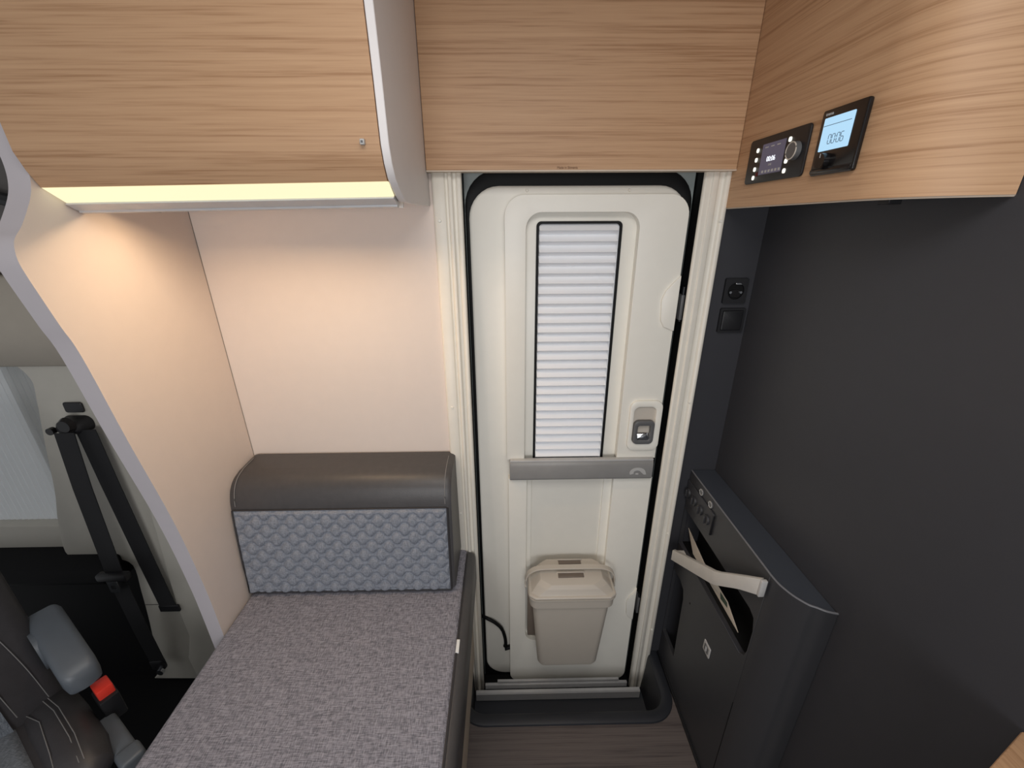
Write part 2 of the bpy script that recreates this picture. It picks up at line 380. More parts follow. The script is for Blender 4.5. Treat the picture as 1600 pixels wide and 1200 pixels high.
# emblem on the bar: an arch with a small foot
em = []
for i in range(13):
    a = math.radians(205-190*i/12); em.append((.393+.024*math.cos(a), .976+.0175*math.sin(a)))
em += [(.420, .969), (.412, .969)]
for i in range(13):
    a = math.radians(20+185*i/12); em.append((.392+.011*math.cos(a), .976+.0075*math.sin(a)))
ob('emblem', prism(em, 'Y', -.0012, -.0020), 'silver', bar); ob('emblem', prism(rr(.387, .396, .969, .974, .001, 2), 'Y', -.0012, -.0020), 'silver', bar)
# latch
lt = ob('latch_surround', plate(rr(.354, .4475, 1.047, 1.207, .022), [rr(.367, .429, 1.071, 1.188, .016)], 'Y', .020, .007, .004, 2), 'ivory', dr)
ob('latch_recess', box(.362, .434, .0145, .0162, 1.066, 1.193), 'taupe', lt)
gl = ob('latch_grip', plate(rr(.368, .428, 1.071, 1.147, .014), [rr(.380, .416, 1.085, 1.131, .006)], 'Y', .014, .001, .003, 2), 'greyd', lt)
ob('lever', prism([(.013, 1.083), (.003, 1.085), (.005, 1.097), (.013, 1.105)], 'X', .381, .415, .001, 1), 'chrome', lt)
for z0, z1, xa in ((1.408, 1.553, .404), (.345, .495, .416)):
    h = prism([(.447, z0), (xa+.014, z0+.012), (xa+.004, z0+.03), (xa, (z0+z1)/2+.01), (xa+.008, z1-.04), (xa+.022, z1-.022), (.447, z1)], 'Y', .020, .009, .003, 2)
    c = ob('hinge_cover', h, 'ivory', dr); ob('hinge', box(.456, .464, .012, .045, z0+.03, z1-.05, .001), 'greyd', c); ob('hinge_pin', cyl((.462, .02, z0+.025), 'Z', .004, .09, 10), 'black', c)
for x in (.055, .303): ob('screw_cap', cyl((x, .0415, 1.751), 'Y', .004, -.003, 12, .003), 'jamb', dr)
cp = spline([(-.098, .05, .331), (-.075, .034, .333), (-.05, .03, .318), (-.026, .03, .285), (-.014, .03, .235), (-.012, .031, .192)], 6)
cb = ob('cable', tube(cp, .0062, 10), 'rubber', dr); tag(cb, 'black cable loop')
ob('elbow', tube([(-.014, .03, .196), (-.013, .03, .182), (.008, .032, .188)], .008, 10), 'rubber', cb)

# ------------------------------------------------------------------ door header
hd = thing('header_panel', (.17, -.02, 1.787), 'plain oak panel over the entrance door', 'panel')
ob('board', box(-.171, .5175, -.034, -.002, 1.787, 2.2, .001, 1), 'oak_x', hd)
ob('edge_band', box(-.171, .5175, -.0345, -.004, 1.7845, 1.7872), 'beige', hd)
text('print', 'Made in Slovenia', .0068, (1, 0, 0), (0, 0, 1), (.117, -.0346, 1.7895), 'print', hd)

# ------------------------------------------------------------------ overhead locker on the left
lk = thing('wall_locker', (-.45, -.15, 1.706), 'oak-fronted overhead locker with a warm light strip above the bench', 'locker')
dprof = [(-.3175, 1.7425), (-.330, 1.765), (-.3385, 1.79), (-.340, 1.83), (-.341, 1.87), (-.344, 1.92), (-.347, 1.96), (-.349, 2.05), (-.350, 2.2)]
ob('door', prism(dprof+[(y+.018, z) for y, z in dprof[::-1]], 'X', XL+.002, -.1865, 0), 'oak_x', lk, 30)
eprof = [(-.003, 1.716), (-.14, 1.7135), (-.262, 1.715), (-.276, 1.72), (-.300, 1.732), (-.321, 1.745), (-.334, 1.765), (-.342, 1.79), (-.3435, 1.83), (-.3445, 1.87), (-.3475, 1.92), (-.3505, 1.96), (-.3525, 2.05), (-.3535, 2.2), (-.003, 2.2)]
ep = ob('end_panel', prism(eprof, 'X', -.1845, -.172, .001, 1), 'lilac', lk, 30)
ob('shelf', box(XL+.001, -.185, -.30, -.003, 1.738, 1.75), 'cream', lk)
ls = ob('light_strip', prism([(-.3165, 1.742), (-.2855, 1.7215), (-.2825, 1.7235), (-.3105, 1.742)], 'X', XL+.002, -.186), 'led', lk)
tag(ls, 'warm glowing light diffuser')
def tiltx(o):
    for v_ in o.data.vertices: v_.co.z -= .0075*max(0, -.172-(v_.co.x+BASE[o].x))/.564
pf = [(-.2860, 1.7210), (-.2865, 1.7180), (-.2835, 1.7165), (-.280, 1.7150), (-.274, 1.7110), (-.2685, 1.7095), (-.268, 1.7065), (-.262, 1.7050), (-.256, 1.7055), (-.254, 1.708), (-.254, 1.724), (-.2615, 1.725), (-.2825, 1.7225)]
ob('profile', prism(pf, 'X', XL+.002, -.186), 'alu', lk, 20)
for y, z in ((-.2862, 1.7192), (-.2672, 1.7078)): ob('profile_ridge', tube([(XL+.002, y, z), (-.186, y, z)], .0013, 8), 'alu', lk)
ob('downlight', box(XL+.09, -.225, -.240, -.226, 1.712, 1.738), 'led2', lk)
ob('added_light_shield', box(XL+.003, -.186, -.224, -.218, 1.7060, 1.738), 'alu', lk)  # hidden strip added to keep the downlight off the upper wall
dl = bpy.data.lights.new('locker_downlight', 'AREA'); dl.shape = 'RECTANGLE'; dl.size = .42; dl.size_y = .013; dl.energy = 1.6; dl.color = (1, .70, .42)
dlo = bpy.data.objects.new('locker_downlight', dl); COL.objects.link(dlo); dlo.location = (-.435, -.233, 1.711)
for o_ in list(lk.children):
    if o_.name.split('.')[0] in ('door', 'light_strip', 'profile', 'profile_ridge'): tiltx(o_)
ob('door_button', box(-.2145, -.2075, -.3455, -.338, 1.789, 1.797, .001, 1), 'silver', lk); ob('button_mark', box(-.2125, -.2095, -.3462, -.345, 1.7915, 1.7945), 'greyd', lk)
ob('rail_clip', box(-.62, -.605, -.262, -.252, 1.699, 1.707, .001, 1), 'black', lk)

# ------------------------------------------------------------------ overhead cabinet on the right
rcb = thing('side_locker', (.57, -.3, 1.707), 'long oak overhead cabinet above the anthracite wall, carrying two control panels', 'cabinet')
ocur = [(.518, -.003), (.518, -.15), (.518, -.28), (.518, -.37), (.520, -.408), (.531, -.443), (.553, -.470), (.588, -.492), (.627, -.507)]
oc = [(v.x, v.y) for v in spline([(p, q_, 0) for p, q_ in ocur], 6)]
def offs(P, d):
    O = []
    for i, (x, y) in enumerate(P):
        a_, b_ = P[max(i-1, 0)], P[min(i+1, len(P)-1)]; tx, ty = b_[0]-a_[0], b_[1]-a_[1]; l = math.hypot(tx, ty)
        O.append((min(.627, x-ty/l*d), y+tx/l*d))
    return O
fb = ob('front_board', prism(oc+offs(oc, .014)[::-1], 'Z', 1.709, 2.2), 'oak_c', rcb, 30)
uvl = fb.data.uv_layers.new(name='UVMap'); al = [0]
for i in range(1, len(oc)): al.append(al[-1]+math.hypot(oc[i][0]-oc[i-1][0], oc[i][1]-oc[i-1][1]))
for lp in fb.data.loops:
    c_ = fb.data.vertices[lp.vertex_index].co+BASE[fb]
    k_ = min(range(len(oc)), key=lambda i: (oc[i][0]-c_.x)**2+(oc[i][1]-c_.y)**2); uvl.data[lp.index].uv = (al[k_]+3.1, c_.z)
ob('bottom_board', prism(offs(oc, .0145)+[(.627, -.003)], 'Z', 1.714, 1.73), 'anth', rcb)
ob('edge_band', tube([(x+.004, y+.002, 1.7085) for x, y in oc], .0022, 6), 'beige', rcb)
ob('catch', box(.565, .585, -.40, -.38, 1.702, 1.714, .001, 1), 'black', rcb)

def tilted(bm): return bm
# control panel with the violet screen
cpn = thing('control_panel', (.517, -.175, 1.752), 'wide black control panel with a dim violet screen showing 00:06 and lit buttons', 'control panel')
ob('plate', prism(rr(-.264, -.083, 1.752, 1.833, .007), 'X', .5178, .5135, .0015, 2), 'black', cpn)
sc = ob('screen', prism(rr(-.203, -.131, 1.766, 1.820, .001, 1), 'X', .5138, .5130), 'tft', cpn)
text('clock', '00:06', .0125, (0, -1, 0), (0, 0, 1), (.5128, -.1515, 1.788), 'tftw', sc)
text('caption', 'TIME', .005, (0, -1, 0), (0, 0, 1), (.5128, -.160, 1.780), 'silver', sc)
for k, y in enumerate((-.140, -.159, -.178)): ob('icon', box(.5126, .5131, y-.010, y, 1.8125, 1.8145), 'silver', sc)
for k in range(6): ob('icon', box(.5126, .5131, -.142-k*.0105-.006, -.142-k*.0105, 1.7685, 1.773), 'silver', sc)
for z in (1.812, 1.795, 1.778, 1.7625): ob('button', prism(rr(-.119, -.1115, z-.004, z+.004, .003, 3), 'X', .5140, .5122), 'btn', cpn)
for z in (1.816, 1.799, 1.7815, 1.7655): ob('button', prism(rr(-.2185, -.2105, z-.004, z+.004, .003, 3), 'X', .5140, .5122), 'btn', cpn)
ob('indicator', box(.5128, .5140, -.129, -.122, 1.7645, 1.772), 'redlamp', cpn)
kn = ob('knob', cyl((.5135, -.236, 1.795), 'X', .0150, -.009, 28, .0142), 'greyd', cpn)
ob('knob_ring', tube([(.5047, -.236+.0135*math.cos(a), 1.795+.0135*math.sin(a)) for a in [2*math.pi*i/28 for i in range(28)]], .0011, 6, True), 'taupe', kn)
# heating panel with blue LCD
hp = thing('heater_panel', (.517, -.335, 1.749), 'black square heater control with a bright pale blue display reading 00:06', 'control panel')
ob('plate', prism(rr(-.381, -.290, 1.7485, 1.842, .004), 'X', .5178, .5110, .002, 2), 'gloss', hp)
ob('lower_lip', prism([(.512, 1.750), (.5085, 1.752), (.5085, 1.757), (.512, 1.760)], 'Y', -.379, -.292, .001, 1), 'gloss', hp)
sc = ob('screen', prism(rr(-.361, -.299, 1.7835, 1.830, .001, 1), 'X', .5113, .5102), 'lcd', hp)
ob('screen_line', box(.5099, .5103, -.357, -.300, 1.8185, 1.8193), 'seg', sc)
SEG = dict(zip('abcdefg', ((0, 1, 1), (1, .5, 0), (1, 0, 0), (0, 0, 1), (0, 0, 0), (0, .5, 0), (0, .5, 1))))
def digit(y, z, wd, ht, on, par):
    bm = nb(); t = .0009
    for s in on:
        x, v, hor = SEG[s]
        if hor: box(.5098, .5103, y-wd+.0006, y-.0006, z+v*ht-t/2, z+v*ht+t/2, bm=bm)
        else: box(.5098, .5103, y-x*wd-t/2, y-x*wd+t/2, z+v*ht+.0006, z+(v+.5)*ht-.0006, bm=bm)
    ob('digit', bm, 'seg', par, 0)
for y, on in ((-.3165, 'abcdef'), (-.3245, 'abcdef'), (-.3345, 'abcdef'), (-.3425, 'acdefg')): digit(y, 1.7925, .0058, .0125, on, sc)
for z in (1.796, 1.801): ob('colon', box(.5098, .5103, -.3328, -.3318, z, z+.001), 'seg', sc)
text('lettering', 'truma', .0065, (0, -1, 0), (0, 0, 1), (.5107, -.2985, 1.8335), 'silver', hp)
kn = ob('knob', cyl((.511, -.318, 1.7685), 'X', .0118, -.008, 26, .011), 'gloss', hp); ob('knob_mark', box(.5025, .5032, -.3185, -.3175, 1.773, 1.779), 'silver', kn)
ob('mark', box(.5100, .5112, -.3005, -.2985, 1.769, 1.771), 'silver', hp)

# outlets on the recess strip
so = thing('power_socket', (.583, -.002, 1.484), 'black round-hole power socket with bright contacts, above a blank switch plate', 'socket')
ob('plate', plate(rr(.554, .612, 1.484, 1.547, .004), [[(.583+.021*math.cos(2*math.pi*i/24), 1.5155+.021*math.sin(2*math.pi*i/24)) for i in range(24)]], 'Y', 0, -.008, .0015, 1), 'black', so)
ob('well', cyl((.583, -.0015, 1.5155), 'Y', .0212, .0008, 24), 'rubber', so)
ob('hinge_flap', prism(rr(.570, .596, 1.500, 1.518, .006), 'Y', -.001, -.005), 'gloss', so)
for x, z in ((.570, 1.512), (.5965, 1.512)): ob('contact', cyl((x, -.005, z), 'Y', .0032, -.003, 10), 'chrome', so)
ob('contact', box(.580, .598, -.008, -.003, 1.531, 1.536, .001, 1), 'chrome', so)
sw = thing('wall_switch', (.588, -.002, 1.409), 'plain black rocker switch plate below the power socket', 'switch')
ob('frame', plate(rr(.5545, .620, 1.408, 1.472, .004), [rr(.5605, .614, 1.414, 1.466, .003)], 'Y', 0, -.007, .0012, 1), 'black', sw)
ob('rocker', prism(rr(.5610, .6135, 1.4145, 1.4655, .003), 'Y', -.001, -.0095, .0025, 2), 'black', sw)

# ------------------------------------------------------------------ anthracite side cabinet
uc = thing('side_cabinet', (.6, -.2, FZ), 'low anthracite side cabinet with a rounded end and leaflet pocket against the dark wall', 'cabinet')
ZT = .985
pocket = [(.0, .848), (-.37, .850), (-.388, .842), (-.396, .81), (-.396, .76), (-.392, .722), (-.378, .712), (.0, .712), (-.0, .78)][::-1]
pocket = [(-.004, .846), (-.368, .850), (-.386, .842), (-.394, .81), (-.394, .745), (-.388, .722), (-.372, .712), (-.004, .712)]
lop = [(-.004, .598), (-.055, .603), (-.084, .592), (-.093, .565), (-.1, .40), (-.104, .31), (-.004, .31)]
fp = ob('front_panel', plate([(-.002, FZ+.0), (-.3985, FZ+.0), (-.3985, ZT-.004), (-.002, ZT-.004)], [pocket, lop], 'X', XU, XU+.013, .0008, 1), 'anth2', uc)
cur = [(XU, -.400), (.556, -.415), (.559, -.430), (.568, -.452), (.583, -.472), (.596, -.480), (.610, -.489), (.627, -.494)]
cs = [(v.x, v.y) for v in spline([(a, b, 0) for a, b in cur], 4)]
inner = [(.627, -.482), (.612, -.476), (.59, -.464), (.577, -.447), (.570, -.43), (.568, -.400)]
ob('rounded_end', prism(cs+inner, 'Z', FZ, ZT-.004), 'anth2', uc)
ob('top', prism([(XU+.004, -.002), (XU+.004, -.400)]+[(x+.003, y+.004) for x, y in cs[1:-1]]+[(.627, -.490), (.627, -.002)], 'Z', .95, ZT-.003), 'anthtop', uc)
ob('edge_band', tube([(XU+.002, -.002, ZT-.003), (XU+.002, -.2, ZT-.003)]+[(x+.002, y+.002, ZT-.003) for x, y in cs], .0022, 8), 'rim', uc)
ob('plinth_trim', prism([(-.002, FZ), (-.398, FZ), (-.398, FZ+.012), (-.002, FZ+.012)], 'X', XU-.006, XU, .001, 1), 'black', uc)
ob('flap_gap', box(XU-.0006, XU+.002, -.3996, -.3982, FZ+.01, .568), 'rubber', uc)
ob('pocket_floor', box(XU+.013, .627, -.40, -.002, .700, .710), 'rubber', uc)  # black colour stands in for shade inside the pocket
ob('pocket_back', box(.617, .627, -.40, -.002, .61, .949), 'rubber', uc)  # painted black so the shallow pocket looks deep in shade
ob('recess_back', box(.617, .627, -.12, -.002, .29, .609), 'rubber', uc)  # shade behind the lower opening is put into the black colour
ob('pocket_lip', box(XU-.0012, XU+.012, -.375, -.004, .7085, .7125, .001, 1), 'anth', uc)
vp = ob('valve_panel', prism(rr(-.166, .0, .880, .950, .004), 'X', XU, XU-.004, .001, 1), 'anth', uc); tag(vp, 'dark valve panel with four knobs')
ob('panel_lip', box(XU-.006, XU, -.167, -.163, .882, .946, .001, 1), 'black', vp)
for y in (-.018, -.058, -.098, -.138):
    k = ob('knob', cyl((XU-.004, y, .912), 'X', .0145, -.005, 20, .0135), 'anth2', vp)
    ob('grip', box(XU-.014, XU-.0088, y-.0025, y+.0025, .900, .924, .001, 1), 'anth2', k)
for y in (-.083, -.138):
    k = ob('button', cyl((XU-.000, y, .962), 'X', .0105, -.003, 20), 'greyd', uc)
    ob('button_ring', tube([(XU-.003, y+.0085*math.cos(a), .962+.0085*math.sin(a)) for a in [2*math.pi*i/20 for i in range(20)]], .0012, 6, True), 'silver', k)
pl = ob('push_lock', prism(rr(-.278, -.243, .549, .585, .003), 'X', XU, XU-.003, .001, 1), 'silver', uc)
ob('lock_key', prism(rr(-.271, -.250, .556, .578, .002), 'X', XU-.003, XU-.0042), 'greyd', pl); ob('lock_slot', box(XU-.005, XU-.0041, -.264, -.258, .560, .575), 'alu', pl)
ob('screw', cyl((XU, -.135, .592), 'X', .003, -.001, 10), 'rubber', uc)
# papers in the pocket
lf = thing('leaflet', (.59, -.2, .71), 'folded cream leaflet with a small green print sticking out of the cabinet pocket', 'leaflet')
def sheet(pts, th, nrm=(1, 0, 0)):
    n = Vector(nrm)*th; return loft([[Vector(p) for p in pts], [Vector(p)+n for p in pts]])
ob('sheet', sheet([(.580, y, z) for y, z in ((-.001, .764), (-.12, .739), (-.258, .741), (-.268, .736), (-.332, .705), (-.15, .705), (-.06, .705))], .0015), 'paper', lf)
ob('print_mark', sheet([(.5796, y, z) for y, z in ((-.222, .737), (-.258, .738), (-.264, .726), (-.229, .720))], .0003, (-1, 0, 0)), 'paper2', lf)
ob('crease', sheet([(.5796, y, z) for y, z in ((-.14, .707), (-.262, .733), (-.260, .735), (-.13, .709))], .0002, (-1, 0, 0)), 'taupe', lf)
# grab handle
gp = [((.516, -.050), .718, .684), ((.509, -.242), .845, .809), ((.507, -.284), .873, .837), ((.508, -.303), .888, .852), ((.520, -.349), .928, .893), ((.524, -.362), .939, .904), ((.538, -.397), .967, .927)]
gp = [(p_xy, a_+.003, b_-.002) for p_xy, a_, b_ in gp]
bm = loft([[(x, y, a), (x+.010, y+.004, a), (x+.010, y+.004, b), (x, y, b)] for (x, y), a, b in gp]); bmesh.ops.recalc_face_normals(bm, faces=bm.faces); bev(bm, .0015, 2, 50)
gh = tag(ob('grab_handle', bm, 'satin', uc), 'bent satin aluminium grab handle')
ob('end_cap', box(.5375, .5505, -.4035, -.396, .9255, .9695, .0015, 2), 'silver', gh)
ob('bracket', box(.52, XU-.0003, -.062, -.046, .688, .716, .001, 1), 'satin', gh)
ob('bracket', box(.545, XU-.0003, -.394, -.380, .93, .955, .001, 1), 'satin', gh)
ob('screw', cyl((.538, -.062, .702), 'Y', .004, -.002, 10), 'rubber', gh)
# corner of the wooden worktop
wt = thing('kitchen_counter', (.56, -1.1, FZ), 'corner of a wooden counter top at the lower right edge of the picture', 'counter')
ob('worktop', prism([(.627, -.748), (.545, -.784), (.50, -.815), (.48, -.86), (.48, -1.6), (.627, -1.6)], 'Z', 1.072, 1.10, .003, 2), 'oak_y', wt)
ob('carcass', box(.50, .627, -1.6, -.84, FZ, 1.072), 'anth', wt)

# ------------------------------------------------------------------ bench
bs = thing('bench_base', (-.43, -.4, FZ), 'beige laminate bench plinth under the grey seat cushion', 'bench')
ob('side_panel', box(-.15, -.128, -1.0, -.002, FZ, .57), 'beige', bs); ob('seat_board', box(XL+.001, -.151, -1.0, -.002, .55, .57), 'beige', bs)
ob('front_panel', box(XL+.001, -.151, -1.0, -.98, FZ, .549), 'beige', bs)
bc = thing('seat_cushion', (-.42, -.4, .571), 'grey heather bench seat cushion with a dark leather side', 'cushion')
ob('body', box(XL+.002, -.104, -1.0, -.004, .571, .697, .022, 4), 'leather', bc)
ob('seat_cover', box(XL+.004, -.130, -.995, -.006, .64, .703, .014, 4), 'fab', bc)
ob('piping', tube([(-.1295, -.99, .694), (-.1295, -.5, .6965), (-.1295, -.03, .6965)], .0028, 8), 'thread_d', bc)
ob('stitching', tube([(-.1255, -.99, .6935), (-.1255, -.5, .6955), (-.1255, -.03, .6955)], .0009, 6), 'thread', bc)
ob('care_tag', box(-.1315, -.1235, -.352, -.318, .690, .7005, .0005, 1), 'white', bc)
bb = thing('backrest_cushion', (-.44, -.1, .704), 'bench backrest cushion with charcoal leather top and blue-grey quilted front', 'cushion')
bp = [(-.006, .706), (-.165, .706), (-.1735, .716), (-.166, .80), (-.156, .90), (-.147, .972), (-.140, 1.005), (-.127, 1.032), (-.105, 1.05), (-.075, 1.058), (-.006, 1.060)]
bpS = [(v.y, v.z) for v in spline([(0, a, b) for a, b in bp[2:-1]], 4)]
bodyp = bp[:2]+bpS+[bp[-1]]
def bsec(x, s):
    cy, cz = -.09, .885
    return [(x, cy+(y-cy)*s, cz+(z-cz)*s) for y, z in bodyp]
ob('body', loft([bsec(-.734, .955), bsec(-.728, .985), bsec(-.718, 1.0), bsec(-.166, 1.0), bsec(-.156, .985), bsec(-.150, .955)]), 'leather', bb)
# quilted front panel
bm = nb(); X0, X1, Z0, Z1 = -.727, -.163, .714, .972; nx, nz = 282, 130
lam, pit, amp = .0462, .0262, .0068
def prof_y(z):
    for (y0, z0), (y1, z1) in zip(bpS, bpS[1:]):
        if z0 <= z <= z1+1e-9: return y0+(y1-y0)*(z-z0)/max(1e-9, z1-z0)
    return bpS[0][0]
gv = []
for j in range(nz+1):
    z = Z0+(Z1-Z0)*j/nz; row = []; yb = prof_y(z)
    for i in range(nx+1):
        x = X0+(X1-X0)*i/nx; th = 2*math.pi*x/lam
        k0 = round((z-Z0)/pit); dm = 1
        for k in (k0-1, k0, k0+1):
            cc = math.cos(th+k*math.pi); cc = math.copysign(abs(cc)**.7, cc)
            d = z-(Z0+k*pit+amp*cc); sl = amp*2*math.pi/lam*abs(math.sin(th)); dm = min(dm, abs(d)/math.hypot(1, sl))
        kr = k0-1
        for k in (k0-1, k0, k0+1):
            cc = math.cos(th+k*math.pi); cc = math.copysign(abs(cc)**.7, cc)
            if z >= Z0+k*pit+amp*cc: kr = k
        bub = .5+.5*math.cos(th+(kr+1)*math.pi)
        h = (1-math.exp(-(dm/.0050)**1.3))*(.45+.55*bub)
        ed = min(x-X0, X1-x, z-Z0, Z1-z); h *= min(1, ed/.006)
        row.append(bm.verts.new((x, yb-.0015-.009*h, z)))
    gv.append(row)
for j in range(nz):
    for i in range(nx): bm.faces.new((gv[j][i], gv[j][i+1], gv[j+1][i+1], gv[j+1][i]))
q = ob('quilted_front', bm, 'quilt', bb, 180); tag(q, 'blue-grey fabric quilted in rows of linked bubbles')
ob('piping', tube([(X0-.002, prof_y(z)-.001, z) for z in (.972, .9, .8, .714)]+[(X1+.002, prof_y(.714)-.001, .712)]+[(X1+.002, prof_y(z)-.001, z) for z in (.714, .8, .9, .972)], .003, 8), 'thread_d', bb)
ob('seam', tube([(X0, prof_y(.972)-.0025, .9735), (X1, prof_y(.972)-.0025, .9735)], .0016, 8), 'thread_d', bb)
ob('stitching', tube([(-.166, y-.0012, z+.0008) for y, z in bpS if z > .975]+[(-.166, -.03, 1.0605)], .0011, 6), 'thread', bb)
ob('stitching', tube([(-.719, y-.0012, z+.0008) for y, z in bpS if z > .975]+[(-.719, -.03, 1.0605)], .0011, 6), 'thread', bb)

# ------------------------------------------------------------------ waste bin on the door
wb = thing('waste_bin', (.195, -.03, .23), 'taupe lidded waste bin with a carrying handle hung on the entrance door', 'bin')
def bl_(x0, x1, y0, y1, z, r): return rl(x0, x1, y0, y1, (r, r, r*.5, r*.5), 'Z', z, 6)
ob('body', loft([bl_(.112, .294, -.062, .012, .232, .02), bl_(.103, .303, -.074, .014, .237, .022), bl_(.099, .307, -.079, .014, .25, .022), bl_(.077, .327, -.092, .015, .54, .022)]), 'taupe', wb)
ob('rim', loft([bl_(.075, .331, -.095, .015, .535, .024), bl_(.068, .337, -.101, .0155, .54, .026), bl_(.066, .339, -.103, .0155, .572, .028), bl_(.063, .342, -.107, .0155, .576, .028), bl_(.063, .342, -.107, .0155, .581, .028)]), 'taupe', wb)
def lidl(x0, x1, y0, y1, z, c, dz=0): return [(x0+c, y0, z), (x1-c, y0, z), (x1, y0+c*.7, z), (x1, y1-c*.5, z+dz), (x1-c*.7, y1, z+dz), (x0+c*.7, y1, z+dz), (x0, y1-c*.5, z+dz), (x0, y0+c*.7, z)]
bm = loft([lidl(.066, .339, -.105, .015, .581, .02), lidl(.064, .341, -.108, .0155, .586, .02), lidl(.066, .339, -.105, .015, .591, .02), lidl(.073, .332, -.100, .015, .591, .022), lidl(.090, .315, -.094, .014, .612, .03), lidl(.104, .301, -.086, .010, .622, .034, .012)])
bmesh.ops.recalc_face_normals(bm, faces=bm.faces); bev(bm, .002, 2, 12)
ld = ob('lid', bm, 'taupe', wb, 50)
for y0, y1, x0, x1, zz in ((-.060, -.045, .160, .242, .6290), (-.012, .002, .166, .240, .6350)):
    s_ = ob('slot', box(x0, x1, y0, y1, zz-.006, zz, .0005, 1), 'taupe_d', ld); ob('slot_lip', box(x0-.004, x1+.004, y1, y1+.004, zz-.006, zz+.003, .001, 1), 'taupe', s_)
hpts = spline([(.059, -.03, .570), (.057, -.032, .592), (.068, -.033, .622), (.098, -.034, .640), (.15, -.034, .643), (.20, -.034, .643), (.255, -.034, .643), (.307, -.034, .640), (.337, -.033, .622), (.348, -.032, .592), (.346, -.03, .570)], 5)
hb = ribbon(hpts, (0, .019, 0), .0045); bmesh.ops.recalc_face_normals(hb, faces=hb.faces); bev(hb, .001, 1, 60)
hh = ob('carrying_handle', hb, 'taupe', wb)
for x, s2 in ((.059, -1), (.346, 1)): ob('pivot', cyl((x, -.03, .566), 'X', .010, .005*s2, 16), 'taupe', hh)
ob('mounting_bracket', box(.066, .10, -.01, .0155, .30, .52, .004, 2), 'taupe_d', wb)
ob('bracket_foot', prism([(.072, .30), (.104, .285), (.104, .30)], 'Y', -.005, .0155), 'taupe', wb)

# ------------------------------------------------------------------ cab
tag(ob('floor_cab', box(-2.0, XL-.043, -2.4, .10, .06, .10), 'cabblack'), 'black cab floor', kind='structure')
pt = thing('trim_5', (-1.1, 0, .12), 'pale plastic pillar trim behind the seat belt in the cab', kind='structure')
pil = [(-.77, .12), (-1.27, .12), (-1.275, .16), (-1.235, .40), (-1.215, .55), (-1.205, .66), (-1.255, .69), (-1.36, .70), (-1.395, .72), (-1.37, .84), (-1.335, .95), (-1.30, 1.10), (-1.265, 1.24), (-1.255, 1.30), (-1.285, 1.345), (-1.34, 1.365), (-1.6, 1.38), (-1.6, 1.60), (-.77, 1.60)]
ob('pillar', prism([(v.x, v.z) for v in spline([(a, 0, b) for a, b in pil], 4)][:-1]+[(-.77, 1.60)], 'Y', .06, -.015, .006, 3), 'pillar', pt)
ob('foot_cover', prism([(-.77, .12), (-1.13, .12), (-1.135, .25), (-1.10, .36), (-1.10, .50), (-1.05, 1.05), (-.77, 1.5)], 'Y', -.014, -.035, .006, 3), 'pillar', pt)
ob('head_trim', prism([(.02, 1.33), (-.03, 1.34), (-.075, 1.40), (-.085, 1.45), (-.07, 1.52), (-.05, 1.57), (-.02, 1.575), (.02, 1.575)], 'X', -1.7, -.78, .008, 3), 'pillar_d', pt)
ob('belt_slot', prism(rr(-1.195, -1.145, 1.205, 1.235, .006), 'Y', -.016, -.022, .002, 1), 'black', pt)
ob('screw_cap', cyl((-1.10, -.036, .50), 'Y', .008, -.003, 12), 'pillar', pt); ob('screw_cap', cyl((-1.09, -.036, .16), 'Y', .008, -.003, 12), 'pillar', pt)
ob('seam', box(-1.22, -1.13, -.0162, -.0148, .489, .491), 'cavity', pt)
uh = thing('trim_6', (-1.2, .0, 1.6), 'dark grey upper cab lining seen past the wavy bulkhead edge', kind='structure')
ob('lining', box(-1.8, -.78, .0, .03, 1.575, 2.2), 'cavity', uh)
ob('grab_strap', tube([(-1.26, -.03, 1.77), (-1.12, -.03, 1.735), (-.98, -.03, 1.70)], .014, 8), 'black', uh)
ob('shelf_edge', box(-1.8, -.78, -.06, .0, 1.578, 1.60, .006, 2), 'pillar_d', uh)
cw = thing('window_1', (-1.55, .05, .74), 'cab side window covered by a silvery white pleated blind', kind='structure')
ob('frame', prism([(-1.25, .69), (-1.36, .70), (-2.1, .62), (-2.1, .76), (-1.62, .80), (-1.40, .80), (-1.30, .82)], 'Y', .05, .012, .006, 2), 'pillar', cw)
ob('side_rail', box(-1.40, -1.25, .055, .07, .7, 1.4), 'pillar', cw)
bm = nb(); n = 80; L0 = []; L1 = []
for i in range(n+1):
    x = -2.05+.73*i/n; y = .045+(.0042 if i % 2 else 0)
    L0.append(bm.verts.new((x, y, .72))); L1.append(bm.verts.new((x, y, 1.42)))
for i in range(n): bm.faces.new((L0[i], L0[i+1], L1[i+1], L1[i]))
bmesh.ops.solidify(bm, geom=bm.faces[:], thickness=.001)
ob('pleated_blind', bm, 'sheer', cw, 0)
ob('catch', box(-1.405, -1.375, .030, .040, .855, .872, .003, 2), 'white', cw)
cdp = thing('door_2', (-1.6, .0, .1), 'black inner panel of the cab door', kind='structure')
ob('panel', box(-2.1, -1.17, .015, .05, .10, .72), 'cabblack', cdp)
ob('ledge', prism([(.03, .62), (-.06, .63), (-.085, .66), (-.07, .69), (.0, .715), (.03, .72)], 'X', -2.1, -1.23, .01, 3), 'cabblack', cdp)
